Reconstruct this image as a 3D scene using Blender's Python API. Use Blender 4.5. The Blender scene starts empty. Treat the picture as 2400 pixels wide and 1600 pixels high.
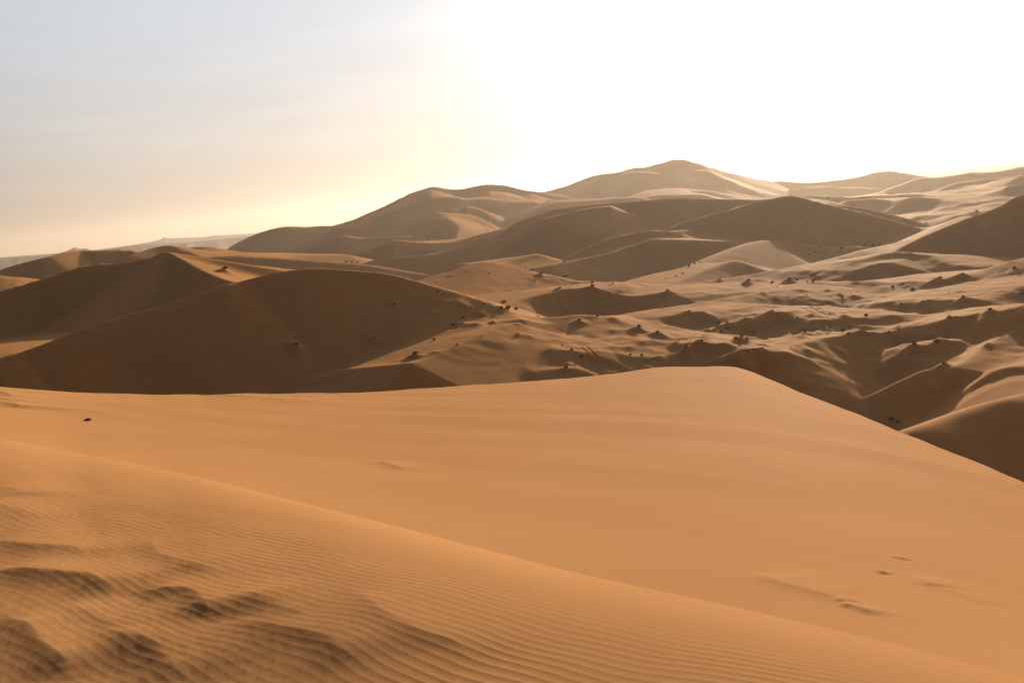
import bpy, math, random, os
import numpy as np
from mathutils import Vector, Matrix, Euler

Q = float(os.environ.get("TQ", "1.0"))          # mesh density (1 = final)
C = bpy.context.scene.collection
RNG = np.random.default_rng(7)
random.seed(7)

# ------------------------------------------------------------------ camera model
F = 2300.0                      # focal length in px of the 2400x1600 photograph
ROLL = math.radians(5.83)
PITCH = math.atan(311.0 / F)
EYE = 1.6

def ray(px, py):
    u = (px - 1200.0) / F
    v = (800.0 - py) / F
    c, s = math.cos(ROLL), math.sin(ROLL)
    a = u * c + v * s           # rolled clockwise: right end of horizon climbs in the picture
    b = -u * s + v * c
    cp, sp = math.cos(PITCH), math.sin(PITCH)
    d = np.array([a, cp + b * sp, -sp + b * cp])
    return d / np.linalg.norm(d)

def azel(px, py):
    d = ray(px, py)
    return math.atan2(d[0], d[1]), d[2] / math.hypot(d[0], d[1])

def P(px, py, r):
    a, e = azel(px, py)
    return (r * math.sin(a), r * math.cos(a), r * e)

SUN_AZ, se = azel(1975, -95)
SUN_EL = math.atan(se)

# ------------------------------------------------------------------ noise
def _hash(ix, iy, seed):
    h = (ix.astype(np.int64) * 374761393 + iy.astype(np.int64) * 668265263 + seed * 974634777) & 0xFFFFFFFF
    h = ((h ^ (h >> 13)) * 1274126177) & 0xFFFFFFFF
    h = (h ^ (h >> 16)) & 0xFFFF
    return h.astype(np.float64) / 65535.0 * (2 * math.pi)

def noise(x, y, seed=0):
    ix, iy = np.floor(x), np.floor(y)
    fx, fy = x - ix, y - iy
    sx, sy = fx * fx * fx * (fx * (fx * 6 - 15) + 10), fy * fy * fy * (fy * (fy * 6 - 15) + 10)
    def g(dx, dy):
        a = _hash(ix + dx, iy + dy, seed)
        return np.cos(a) * (fx - dx) + np.sin(a) * (fy - dy)
    n0 = g(0, 0) * (1 - sx) + g(1, 0) * sx
    n1 = g(0, 1) * (1 - sx) + g(1, 1) * sx
    return (n0 * (1 - sy) + n1 * sy) * 1.5

def fbm(x, y, o=3, seed=0):
    t, a = 0, 1.0
    for i in range(o):
        t = t + noise(x * 2 ** i, y * 2 ** i, seed + i) * a
        a *= 0.5
    return t

def sstep(a, b, x):
    t = np.clip((x - a) / (b - a), 0, 1)
    return t * t * (3 - 2 * t)

# ------------------------------------------------------------------ base floor: thin-plate through control points
FL = [  # px, range, height
 (-400, 40, -20), (0, 40, -24), (500, 40, -30), (1200, 40, -33), (2000, 40, -34), (2400, 40, -33), (2900, 40, -33),
 (-400, 110, -24), (0, 100, -28), (500, 110, -31), (1000, 110, -32), (1500, 115, -32), (2000, 112, -35.5), (2300, 98, -33), (2800, 110, -32),
 (0, 215, -17.5), (0, 260, -19), (-400, 230, -18), (300, 230, -19), (500, 260, -20), (0,150,-30), (500,150,-31),
 (1000, 160, -30), (1300, 160, -30), (1600, 165, -31), (1900, 160, -35), (1900, 135, -34.5), (2150, 155, -32.5), (2150, 132, -32), (2400, 158, -27.5), (2300, 128, -27), (2400, 120, -25.6), (2240, 138, -30), (2700, 160, -30),
 (1300, 215, -30), (1500, 215, -29), (1700, 250, -29), (2000, 215, -29), (2400, 215, -30),
 (1000, 250, -24), (1200, 280, -25), (1500, 285, -28), (1700, 275, -27.5), (2000, 270, -28), (2300, 300, -33),
 (0, 430, -30), (500, 450, -34), (800, 330, -32), (800, 500, -36), (1000, 450, -36), (1200, 400, -34), (1400, 390, -39), (1600, 400, -40), (1800, 500, -42), (2000, 420, -38), (2200, 430, -38), (2500, 400, -40),
 (900, 700, -44), (1100, 900, -42), (0, 900, -35), (500, 900, -35), (1500, 800, -44), (1900, 800, -40), (2300, 800, -33),
 (0, 1600, -45), (700, 1600, -40), (1300, 1300, -40), (1900, 1200, -38), (2400, 1200, -36),
 (0, 3500, -60), (1200, 3500, -45), (2400, 3500, -50), (1200, 9000, -30), (-2000, 9000, -60), (3200, 9000, -20), (-1500, 300, -20), (3200, 300, -30), (-1500, 1500, -30), (3200, 1500, -25),
]
def _feat(px, r):
    return math.atan((px - 1200.0) / F) * 2.6, math.log(r)
_fp = np.array([_feat(a, b) for a, b, c in FL]); _fz = np.array([c for a, b, c in FL], float)
def _tps(d2): return np.where(d2 > 1e-12, 0.5 * d2 * np.log(d2 + 1e-20), 0)
_n = len(FL)
_A = np.zeros((_n + 3, _n + 3))
_A[:_n, :_n] = _tps(((_fp[:, None] - _fp[None]) ** 2).sum(-1)) + np.eye(_n) * 1e-3
_A[:_n, _n] = 1; _A[:_n, _n + 1:] = _fp; _A[_n, :_n] = 1; _A[_n + 1:, :_n] = _fp.T
_w = np.linalg.solve(_A, np.concatenate([_fz, np.zeros(3)]))
def floor_z(az, r):
    a = np.clip(az, -1.1, 1.1) * 2.6; b = np.log(np.maximum(r, 20))
    z = _w[_n] + _w[_n + 1] * a + _w[_n + 2] * b
    for i in range(_n):
        z = z + _w[i] * _tps((a - _fp[i, 0]) ** 2 + (b - _fp[i, 1]) ** 2)
    return z

# ------------------------------------------------------------------ dune crests
# each: list of (px, py, range[, near slope]) left to right; sn near slope, sf far slope, rho crest rounding, k blend, amp noise
CREST = []
def crest(pts, sn=.5, sf=.2, rho=.6, k=2.0, nw=.14, fw=.10, wob=0.0, end=None):
    if end is None: end = .38 if pts[0][2] < 260 else .3
    CREST.append(dict(pts=pts, sn=sn, sf=sf, rho=rho, k=k, nw=nw, fw=fw, wob=wob, end=end))

# far skyline ridge
crest([(480,612,1400.0),(520,588,1404.1),(560,565,1408.1),(640,535,1416.2),(680,529,1420.3),(740,531,1426.3),(800,524,1432.4),(870,495,1439.5),(940,462,1446.6),(1000,440,1452.7),(1020,437,1454.7),(1060,441,1458.7),(1100,437,1462.8),(1140,432,1466.8),(1200,437,1472.9),(1240,444,1477.0),(1270,449,1480.0)], sn=.5, sf=.3, rho=3, k=4, wob=3)
crest([(1230,452,1800),(1270,447,1800),(1330,430,1800),(1390,410,1800),(1440,402,1800),(1490,391,1800),(1510,391,1800),(1550,378,1800),(1580,371,1800),(1620,376,1800),(1660,390,1820),(1700,402,1850),(1760,415,1900),(1800,425,1950)], sn=.52, sf=.3, rho=3, k=4, wob=4)
crest([(1740,436,2050),(1800,426,2050),(1850,424,2050),(1900,427,2050),(1960,420,2050),(2020,412,2050),(2050,403,2050),(2080,399,2050),(2110,405,2040),(2160,411,2030),(2230,420,2020)], sn=.36, sf=.2, rho=3, k=4, wob=3)
crest([(2150,417,1650),(2190,414,1650),(2230,411,1650),(2270,404,1640),(2320,401,1630),(2400,390,1620),(2500,376,1600)], sn=.36, sf=.2, rho=3, k=4, wob=2)
crest([(1860,440,1900),(1900,436,1900),(1960,437,1900),(2050,440,1900)], sn=.36, sf=.2, rho=2, k=3)
crest([(2250,426,1300),(2300,420,1300),(2350,416,1300),(2400,408,1290),(2460,400,1280)], sn=.36, sf=.1, rho=2, k=3)
# spurs on the great ridge
crest([(1640,398,1740),(1658,402,1720),(1703,422,1680),(1755,443,1650),(1793,453,1620),(1841,460,1600)], sn=.10, sf=.35, rho=2, k=2, nw=.03, fw=.0)
crest([(1600,440,1500),(1679,450,1480),(1720,462,1450),(1765,469,1440)], sn=.06, sf=.2, rho=2, k=2, nw=.06, fw=.02)
crest([(1490,455,1380),(1510,448,1380),(1545,441,1380),(1590,441,1380),(1640,456,1380)], sn=.055, sf=.2, rho=2, k=2, nw=.11, fw=.02)
crest([(1440,404,1700),(1500,402,1690),(1560,408,1680),(1600,420,1660)], sn=.09, sf=.2, rho=2, k=2, nw=.02, fw=.02)
crest([(1290,470,1250),(1350,466,1250),(1400,465,1250),(1440,462,1260)], sn=.05, sf=.2, rho=2, k=2, nw=.05, fw=.02)
# lit pockets high on the left ridge
crest([(1010,445,1390),(1030,448,1390),(1060,458,1390),(1072,464,1390)], sn=.085, sf=.2, rho=2, k=2, nw=.07, fw=.02)
crest([(1150,448,1410),(1190,452,1410),(1230,463,1410),(1250,466,1410)], sn=.085, sf=.2, rho=2, k=2, nw=.08, fw=.02)
crest([(1245,455,1420),(1275,462,1420),(1300,471,1420)], sn=.075, sf=.2, rho=2, k=2, nw=.07, fw=.02)
crest([(1085,466,1340),(1110,463,1340),(1140,462,1340),(1180,470,1340)], sn=.08, sf=.2, rho=2, k=2, nw=.03, fw=.02)
crest([(760,546,1240),(800,531,1240),(870,527,1240),(940,509,1240),(1000,497,1240),(1050,487,1240)], sn=.42, sf=.25, rho=2, k=3)
crest([(800,552,1010),(815,551,1010),(850,556,1010),(900,556,1010),(960,552,1010)], sn=.42, sf=.1, rho=2, k=5)
# big lit pocket with its lower edge
crest([(985,520,1112),(1000,508,1115),(1030,499,1118),(1080,500,1116),(1120,511,1110),(1172,537,1100)], sn=.05, sf=.3, rho=2, k=2, nw=.30, end=.8)
crest([(1088,482,1200),(1110,483,1200),(1140,500,1190),(1165,520,1180)], sn=.06, sf=.3, rho=2, k=2, nw=.06, end=.8)
crest([(920,562,800),(960,566,800),(1000,569,800),(1040,568,800),(1085,562,800),(1130,548,800),(1180,537,800)], sn=.5, sf=.02, rho=1.5, k=3, wob=1.5)
# camel ridge
crest([(840,622,650),(880,611,650),(930,604,650),(980,600,650),(1040,594,650),(1090,583,650),(1150,568,650),(1200,556,650)], sn=.5, sf=.1, rho=2.0, k=4)
# long central shaded dune
crest([(1160,548,650),(1190,532,648),(1230,511,645),(1300,490,640),(1400,478,625),(1500,470,610),(1550,466,600),(1640,465,600),(1750,468,590),(1800,466,590),(1850,461,580),(1880,466,570),(1930,475,560),(2010,484,560),(2090,500,560),(2160,520,560),(2190,528,560)], sn=.42, sf=.2, rho=2.0, k=6, wob=1.2)
crest([(1230,600,560),(1290,585,570),(1350,578,560),(1400,582,540),(1450,590,520)], sn=.42, sf=.3, rho=2.5, k=4)
# paler spurs and low ridges lying on the long shaded face
crest([(1270,512,585),(1310,500,590),(1370,488,590),(1430,482,590)], sn=.05, sf=.4, rho=.8, k=1, nw=.016, fw=.0, end=.5)
crest([(1600,520,500),(1680,498,505),(1750,480,508),(1810,464,510),(1850,457,510),(1890,466,508),(1950,482,500),(2020,497,490)], sn=.45, sf=.45, rho=1.0, k=2, fw=.0)
crest([(1420,560,470),(1480,545,475),(1530,538,475),(1580,545,470)], sn=.45, sf=.4, rho=1.2, k=1.5, fw=.0)
# right middle distance
crest([(2000,466,900),(2040,465,900),(2100,468,880),(2150,464,860),(2200,465,850),(2240,476,820),(2280,486,800),(2310,495,780)], sn=.4, sf=.08, rho=3, k=5)
crest([(1900,457,1100),(1960,460,1100),(2040,462,1100),(2100,458,1080),(2180,457,1050),(2260,460,1000)], sn=.35, sf=.05, rho=3, k=5)
crest([(2150,505,700),(2200,503,700),(2240,502,700),(2280,500,690)], sn=.35, sf=.05, rho=1.5, k=4)
crest([(2240,440,1300),(2290,432,1250),(2340,424,1200),(2400,412,1150)], sn=.35, sf=.05, rho=3, k=5)
crest([(2220,444,1100),(2280,450,1050),(2330,446,1000),(2400,436,950)], sn=.3, sf=.05, rho=3, k=5)
crest([(2340,450,900),(2365,437,900),(2400,435,900),(2460,440,900)], sn=.35, sf=.05, rho=2, k=4)
crest([(2000,539,520),(2020,536,520),(2080,537,520),(2150,539,520),(2200,542,520)], sn=.4, sf=.05, rho=1.2, k=3)
crest([(1930,556,470),(1970,545,480),(2010,545,480),(2040,556,470)], sn=.35, sf=.05, rho=1.0, k=3)
# small lit bowl top in the centre
crest([(1500,568,470),(1535,552,480),(1560,543,480),(1600,538,480),(1625,543,480),(1650,560,470)], sn=.04, sf=.4, rho=1.5, k=1.5, nw=.11)
crest([(1530,560,440),(1570,561,440),(1620,562,440),(1700,565,440)], sn=.5, sf=.02, rho=1, k=2)
crest([(1250,628,400),(1282,621,405),(1351,608,420),(1420,593,430),(1471,580,440),(1527,577,440)], sn=.45, sf=.3, rho=.8, k=3)
crest([(1570,660,335),(1600,645,345),(1669,603,380),(1738,575,410),(1783,564,425),(1841,564,430),(1893,572,430),(1944,577,430),(2000,576,430)], sn=.30, sf=.35, rho=3.0, k=3)
crest([(1560,668,310),(1600,655,320),(1660,630,340),(1720,610,355)], sn=.35, sf=.1, rho=1.2, k=2)
crest([(1080,617,430),(1160,607,440),(1230,599,440),(1258,595,440),(1290,606,430),(1330,613,420)], sn=.05, sf=.4, rho=1.5, k=1.5, nw=.08)
# long bright line from the centre up to the right
crest([(1360,664,290),(1430,667,290),(1500,668,290),(1600,672,285),(1690,655,290),(1807,636,300),(1944,608,325),(2030,584,350),(2151,557,395),(2203,529,450),(2260,506,520)], sn=.22, sf=.35, rho=1.6, k=3, wob=.5)
crest([(960,664,306),(1020,644,306),(1055,636,306),(1090,622,305),(1140,613,304),(1180,618,302),(1240,635,299),(1300,648,296),(1360,660,292),(1420,667,287)], sn=.05, sf=.35, rho=2, k=2, nw=.35, end=.1)
crest([(420,606,590),(500,603,590),(560,601,590),(640,604,590),(700,607,590),(800,613,590),(860,620,590)], sn=.5, sf=.1, rho=1.5, k=3)
# dark dune at the right edge and the low one beside it
crest([(2100,590,330),(2155,560,340),(2200,540,345),(2271,511,350),(2340,484,350),(2375,464,350),(2400,456,350),(2470,436,350),(2560,440,350)], sn=.55, sf=.3, rho=1.2, k=3)
crest([(2030,605,290),(2070,594,295),(2110,590,298),(2160,596,298),(2200,608,290),(2250,622,280)], sn=.4, sf=.15, rho=2, k=2)
crest([(2010,632,275),(2060,616,280),(2080,615,280)], sn=.3, sf=.05, rho=.6, k=1.5)
# left dark dunes
crest([(-160,690,700),(0,632,700),(60,612,700),(110,600,700),(175,588,720),(220,586,720),(300,587,720),(340,602,700)], sn=.55, sf=.25, rho=4, k=5)
crest([(300,600,640),(340,590,650),(370,580,660),(400,577,660),(430,590,650)], sn=.4, sf=.2, rho=3, k=4)
crest([(420,588,700),(460,579,700),(500,581,700),(560,592,700),(620,606,680)], sn=.35, sf=.1, rho=3, k=4)
crest([(-40,650,420),(0,645,420),(25,650,420)], sn=.2, sf=.2, rho=3, k=3)
crest([(-300,730,350),(-150,705,335),(0,680,325),(60,665,320),(140,640,318),(200,622,315),(280,615,312),(330,607,310),(370,598,308),(385,591,306),(420,605,294),(470,632,272),(520,653,250),(550,661,235)], sn=.55, sf=.3, rho=.5, k=2)
crest([(385,592,305),(420,600,312),(480,611,322),(540,618,332),(620,624,340),(682,631,345)], sn=.2, sf=.4, rho=1, k=1)
crest([(-300,930,170),(-150,880,172),(0,838,172),(52,824,173),(120,800,174),(180,776,176),(250,752,178),(379,715,181),(450,692,183),(517,669,185),(558,661,187),(620,645,188.5),(682,633,189.5),(750,628,190.5),(800,631,191,.55),(860,636,191,.5),(920,643,190.5,.5),(1007,667,189,.36),(1110,698,186,.2),(1179,725,183,.13),(1248,743,181,.12),(1385,746,180,.12),(1440,745,179.4,.14)], sn=.55, sf=.22, rho=.5, k=2.0, nw=.36, end=.45)
crest([(1340,747,179,.12),(1385,746,180,.12),(1489,739,190,.17),(1600,720,200,.3),(1680,703,208,.32),(1738,694,215,.27),(1807,680,225,.16),(1893,662,240,.12),(2013,660,245,.10),(2100,662,243,.09),(2185,662,240,.08),(2203,653,242,.08),(2272,643,245,.07),(2400,605,250,.05),(2600,560,255,.05)], sn=.2, sf=.22, rho=.5, k=2.0, nw=.20)
# shaded bowl in the centre
crest([(1145,727,214),(1190,714,222),(1240,697,232),(1310,681,238),(1390,675,240),(1440,688,236),(1480,694,234),(1565,685,236),(1610,697,226)], sn=.5, sf=.03, rho=.5, k=1.5, wob=.4, end=.2)
# low shaded folds on the lit middle slope
crest([(1120,760,170),(1170,752,173),(1220,748,174)], sn=.35, sf=.03, rho=.5, k=1)
crest([(960,850,140),(1010,838,143),(1080,805,150),(1150,775,158),(1190,758,165)], sn=.3, sf=.1, rho=.6, k=1.5)
crest([(1130,795,160),(1180,786,163),(1225,783,164)], sn=.35, sf=.04, rho=.5, k=1)
crest([(1250,870,140),(1300,864,141),(1345,862,141)], sn=.35, sf=.04, rho=.4, k=1)
crest([(1290,818,150),(1350,822,149),(1400,832,147)], sn=.3, sf=.04, rho=.4, k=1)
crest([(1560,742,182),(1600,732,185),(1620,730,186),(1660,738,184)], sn=.35, sf=.06, rho=.6, k=1.2)
# hummocks of the right middle ground
crest([(1670,770,176),(1740,750,180),(1785,738,183),(1808,732,185),(1830,738,184),(1870,744,182),(1900,752,178)], sn=.45, sf=.07, rho=.5, k=1.2, wob=.4)
crest([(1470,845,148),(1510,842,149),(1560,835,150),(1600,822,150),(1635,806,152),(1655,805,152),(1690,808,151),(1720,812,150),(1745,822,148),(1770,818,148),(1800,828,146),(1850,816,152),(1885,803,158),(1950,790,165),(2040,783,170),(2085,779,172),(2117,769,172),(2170,760,172),(2220,748,172),(2270,738,172),(2306,731,172),(2340,727,170),(2400,715,168),(2500,700,165)], sn=.5, sf=.06, rho=.5, k=1.5, wob=.5)
crest([(2005,752,195),(2030,737,202),(2082,727,206),(2117,714,208),(2161,710,208),(2203,708,208),(2254,700,208),(2275,707,205),(2310,722,198),(2340,735,192)], sn=.5, sf=.05, rho=.5, k=1.2, wob=.5)
crest([(1715,832,143),(1745,822,145),(1775,818,145.5),(1800,826,144)], sn=.5, sf=.35, rho=.4, k=.6, fw=.0, end=1.5)
crest([(2185,660,236),(2215,655,238),(2260,645,240),(2290,655,236)], sn=.5, sf=.05, rho=.5, k=1)
crest([(2290,700,200),(2330,693,205),(2400,672,212),(2480,655,215)], sn=.3, sf=.05, rho=1, k=1.5)
crest([(2120,824,157),(2160,812,158),(2200,804,158.5),(2250,800,159)], sn=.35, sf=.04, rho=.4, k=.6, fw=.02, end=.6)
crest([(2240,862,139),(2270,845,143),(2330,800,155),(2400,770,162),(2500,750,168)], sn=.14, sf=.45, rho=.8, k=1.0, end=.7)
crest([(2165,869,141),(2190,863,141),(2212,859,141)], sn=.5, sf=.3, rho=.4, k=.6, fw=.02, end=.5)
crest([(2325,872,131),(2350,863,131),(2400,858,131),(2480,857,130)], sn=.4, sf=.05, rho=.3, k=.3, nw=-1, end=.8, fw=.01)
# low dark dune at the lower right
crest([(2060,1050,92),(2138,1008,96),(2200,985,100),(2250,967,103),(2300,950,106),(2360,934,109),(2400,925,112),(2520,905,118)], sn=.42, sf=.5, rho=1.2, k=1.5)

def spline(pts, n):
    pts = np.asarray(pts, float); m = len(pts)
    out = []
    for i in range(m - 1):
        p0, p1, p2, p3 = pts[max(i - 1, 0)], pts[i], pts[i + 1], pts[min(i + 2, m - 1)]
        for j in range(n):
            t = j / n
            out.append(.5 * ((2 * p1) + (p2 - p0) * t + (2 * p0 - 5 * p1 + 4 * p2 - p3) * t * t + (3 * p1 - p0 - 3 * p2 + p3) * t ** 3))
    out.append(pts[-1])
    return np.array(out)

def smax(a, b, k):
    h = np.clip(.5 + .5 * (b - a) / k, 0, 1)
    return a * (1 - h) + b * h + k * h * (1 - h)

def field(az, r, X, Y, floor):
    """az (cols), r (rows): polar grid; X,Y,floor (rows, cols)."""
    Z = floor.copy()
    for ci, c in enumerate(CREST):
        pts = []
        for p in c['pts']:
            x, y, z = P(p[0], p[1], p[2])
            pts.append((x, y, z, p[3] if len(p) > 3 else c['sn']))
        near = min(p[2] for p in c['pts'])
        S = spline(pts, 3 if len(pts) < 25 else 2)
        rr = np.hypot(S[:, 0], S[:, 1]); aa = np.arctan2(S[:, 0], S[:, 1])
        H = S[:, 2].max() + 55
        Wn, Wf = .5 + c['nw'] * rr.mean(), .5 + c['fw'] * rr.mean()
        inf = max(Wn, Wf) + H / .27
        r0, r1 = max(rr.min() - inf, 30), rr.max() + inf
        pad = inf / max(rr.min(), 50)
        i0, i1 = np.searchsorted(r, r0), np.searchsorted(r, r1)
        j0, j1 = np.searchsorted(az, aa.min() - pad), np.searchsorted(az, aa.max() + pad)
        if i1 - i0 < 2 or j1 - j0 < 2: continue
        x = X[i0:i1, j0:j1]; y = Y[i0:i1, j0:j1]
        if c['wob']:
            wl = rr.mean() * .06
            x = x + c['wob'] * fbm(x / wl, y / wl, 2, ci); 
        segs = list(zip(S[:-1], S[1:]))
        def seg(si, a, b):
            dx, dy = b[0] - a[0], b[1] - a[1]; L2 = dx * dx + dy * dy + 1e-9; L = math.sqrt(L2)
            tu = ((x - a[0]) * dx + (y - a[1]) * dy) / L2
            t = np.clip(tu, 0, 1)
            qx = x - (a[0] + t * dx); qy = y - (a[1] + t * dy)
            return tu, t, qx, qy, dx, dy, L
        dmin = np.full(x.shape, 1e9)
        for si, (a, b) in enumerate(segs):
            tu, t, qx, qy, dx, dy, L = seg(si, a, b)
            dmin = np.minimum(dmin, np.hypot(qx, qy))
        tau = .07 * dmin + .15 * c['rho'] + .02
        W = np.zeros(x.shape); zc = np.zeros(x.shape); sn = np.zeros(x.shape); cc = np.zeros(x.shape); ov = np.zeros(x.shape)
        for si, (a, b) in enumerate(segs):
            tu, t, qx, qy, dx, dy, L = seg(si, a, b)
            dk = np.hypot(qx, qy)
            wk = np.exp(-(dk - dmin) / tau); W += wk
            zc += wk * (a[2] + (b[2] - a[2]) * t); sn += wk * (a[3] + (b[3] - a[3]) * t)
            cc += wk * (qy * dx - qx * dy) / L / (dk + 1e-6)       # + on the far (left-hand) side
            if si == 0: ov = np.maximum(ov, np.maximum(-tu, 0) * L * np.exp(-(dk - dmin) / tau))
            if si == len(segs) - 1: ov = np.maximum(ov, np.maximum(tu - 1, 0) * L * np.exp(-(dk - dmin) / tau))
        zc /= W; sn /= W; cc /= W
        best = np.maximum(dmin * dmin - ov * ov, 0)
        cc = cc * dmin / (np.sqrt(best) + 1e-6)
        d = np.sqrt(best)
        w = sstep(-.3, .3, cc)
        s = sn + (c['sf'] - sn) * w
        rho = c['rho']
        zz = zc - s * (np.sqrt(best + rho * rho) - rho) - c['end'] * (np.sqrt(ov * ov + rho * rho) - rho)
        wd = Wn + (Wf - Wn) * w                                     # past its brow every dune falls away again
        zz = zz - np.maximum(.34 - .07 * w - s, 0) * np.maximum(d - wd, 0)
        Z[i0:i1, j0:j1] = smax(Z[i0:i1, j0:j1], zz, c['k'])
    return Z

def grid_mesh(name, X, Y, Z, mat, wrap=False):
    R, K = X.shape
    V = np.stack([X, Y, Z], -1).reshape(-1, 3).astype(np.float32)
    i = np.arange(R - 1)[:, None]; j = np.arange(K if wrap else K - 1)[None]
    a = i * K + j; b = i * K + (j + 1) % K; c = (i + 1) * K + (j + 1) % K; d = (i + 1) * K + j
    Fc = np.stack([a, b, c, d], -1).reshape(-1, 4)
    me = bpy.data.meshes.new(name)
    me.vertices.add(len(V)); me.vertices.foreach_set("co", V.ravel())
    n = len(Fc)
    me.loops.add(n * 4); me.loops.foreach_set("vertex_index", Fc.astype(np.int32).ravel())
    me.polygons.add(n); me.polygons.foreach_set("loop_start", np.arange(0, n * 4, 4, dtype=np.int32))
    me.update(calc_edges=True)
    me.polygons.foreach_set("use_smooth", np.ones(n, bool))
    me.materials.append(mat)
    o = bpy.data.objects.new(name, me); C.objects.link(o)
    return o

# ------------------------------------------------------------------ materials
def new_mat(name):
    m = bpy.data.materials.new(name); m.use_nodes = True
    nt = m.node_tree; b = nt.nodes["Principled BSDF"]
    return m, nt, b

def sand_mat(name, c1, c2, grain=True, ripple=False):
    m, nt, b = new_mat(name); N = nt.nodes; L = nt.links
    geo = N.new("ShaderNodeNewGeometry")
    def nz(scale, det=3, rough=.5, vec=None):
        n = N.new("ShaderNodeTexNoise"); n.inputs['Scale'].default_value = scale
        n.inputs['Detail'].default_value = det; n.inputs['Roughness'].default_value = rough
        L.new(vec or geo.outputs['Position'], n.inputs['Vector']); return n
    n1 = nz(.02, 4); n2 = nz(.35, 3)
    mix = N.new("ShaderNodeMix"); mix.data_type = 'RGBA'
    add = N.new("ShaderNodeMath"); add.operation = 'MULTIPLY_ADD'; add.inputs[1].default_value = .6
    L.new(n1.outputs['Fac'], add.inputs[0]); 
    m2 = N.new("ShaderNodeMath"); m2.operation = 'MULTIPLY'; m2.inputs[1].default_value = .4
    L.new(n2.outputs['Fac'], m2.inputs[0]); L.new(m2.outputs[0], add.inputs[2])
    mr = N.new("ShaderNodeMapRange"); mr.inputs[1].default_value = .38; mr.inputs[2].default_value = .62
    L.new(add.outputs[0], mr.inputs[0]); L.new(mr.outputs[0], mix.inputs['Factor'])
    mix.inputs['A'].default_value = (*c1, 1); mix.inputs['B'].default_value = (*c2, 1)
    col = mix.outputs['Result']
    if grain:
        g = nz(260, 2, .6)
        gm = N.new("ShaderNodeMapRange"); gm.inputs[1].default_value = .3; gm.inputs[2].default_value = .7
        gm.inputs[3].default_value = .86; gm.inputs[4].default_value = 1.12
        L.new(g.outputs['Fac'], gm.inputs[0])
        mm = N.new("ShaderNodeMix"); mm.data_type = 'RGBA'; mm.blend_type = 'MULTIPLY'; mm.inputs['Factor'].default_value = 1
        L.new(col, mm.inputs['A']); L.new(gm.outputs[0], mm.inputs['B']); col = mm.outputs['Result']
        bp = N.new("ShaderNodeBump"); bp.inputs['Strength'].default_value = .35; bp.inputs['Distance'].default_value = .002
        L.new(nz(170, 3, .6).outputs['Fac'], bp.inputs['Height']); L.new(bp.outputs[0], b.inputs['Normal'])
    L.new(col, b.inputs['Base Color'])
    b.inputs['Roughness'].default_value = .85
    b.inputs['Specular IOR Level'].default_value = .002
    return m

M_NEAR = sand_mat("near_sand", (.40, .190, .073), (.44, .214, .087))
M_SAND = sand_mat("dune_sand", (.375, .173, .064), (.435, .208, .079), grain=False)
M_ROCK = sand_mat("rock", (.16, .12, .10), (.22, .17, .14), grain=False)

# ------------------------------------------------------------------ dune field (everything beyond the near crest)
def az_samples(dense, half):
    a = np.arange(-half, half, dense)
    out = [half]; st = dense
    while out[-1] < math.pi:
        st = min(st * 1.06, .06); out.append(out[-1] + st)
    right = np.array(out[:-1])
    return np.concatenate([-right[::-1][:-1], [-half], a[1:], right]) if False else np.unique(np.concatenate([-right, a, right]))

AZ = az_samples(.00105 / Q, .60)
def r_samples():
    r = [24.0]
    while r[-1] < 12000:
        q = r[-1]
        k = .0048 if 110 < q < 300 else .0062 if 90 < q < 340 else (.0075 if q < 1300 else (.010 if q < 2300 else .05))
        if q < 85: k = .05
        r.append(q * (1 + k / Q))
    return np.array(r)
RR = r_samples()
AG, RG = np.meshgrid(AZ, RR)
XG, YG = RG * np.sin(AG), RG * np.cos(AG)
# base floor evaluated coarsely then interpolated (it is smooth)
def coarse_floor():
    ca = np.linspace(-math.pi, math.pi, 361); cr = np.linspace(math.log(20), math.log(13000), 160)
    CA, CR = np.meshgrid(ca, cr); FZ = floor_z(CA, np.exp(CR))
    fa = (AG + math.pi) / (2 * math.pi) * 360; fr = (np.log(RG) - cr[0]) / (cr[-1] - cr[0]) * 159
    ia = np.clip(fa.astype(int), 0, 359); ir = np.clip(fr.astype(int), 0, 158)
    ta, tr = fa - ia, fr - ir
    return (FZ[ir, ia] * (1 - ta) + FZ[ir, ia + 1] * ta) * (1 - tr) + (FZ[ir + 1, ia] * (1 - ta) + FZ[ir + 1, ia + 1] * ta) * tr
FLOOR = coarse_floor()
# rolling relief of the floor, stretched across the view like wind-blown dunes
wx = XG * .8 + YG * .6; wy = -XG * .6 + YG * .8
amp = np.interp(np.log(RG), np.log([100, 160, 300, 600, 1500, 4000, 9000]), [.2, .5, .8, 3, 7, 10, 10])
def ridged(x, y, s): return 1 - 2 * np.abs(noise(x, y, s))
FLOOR = FLOOR + amp * (.6 * ridged(wx / 160, wy / 70, 3) * sstep(350, 900, RG) + .5 * noise(wx / 45, wy / 22, 5) + .25 * noise(wx / 15, wy / 9, 9) * sstep(1500, 400, RG))
ZG = field(AZ, RR, XG, YG, FLOOR)
# gentle undulation and wind hummocks everywhere (small against the dunes)
veg = sstep(120, 150, RG) * sstep(420, 300, RG) * sstep(.02 - .16, .10, AG)
ZG = ZG + veg * (.26 * np.maximum(noise(XG / 5.5, YG / 5.5, 21), 0) ** 1.0 + .2 * sstep(.0, .5, noise(XG / 30 + 4, YG / 30, 25)) * np.abs(noise(XG / 7, YG / 4, 26)) + .15 * sstep(-.1, .4, noise(XG / 24, YG / 24, 23)) * noise(XG / 2.4, YG / 2.4, 22))
big = sstep(350, 700, RG)
ZG = ZG + big * (1.3 * noise(wx / 60, wy / 34, 31) + .5 * noise(wx / 25, wy / 15, 33)) * np.minimum(RG / 1000, 1.2)

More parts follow.
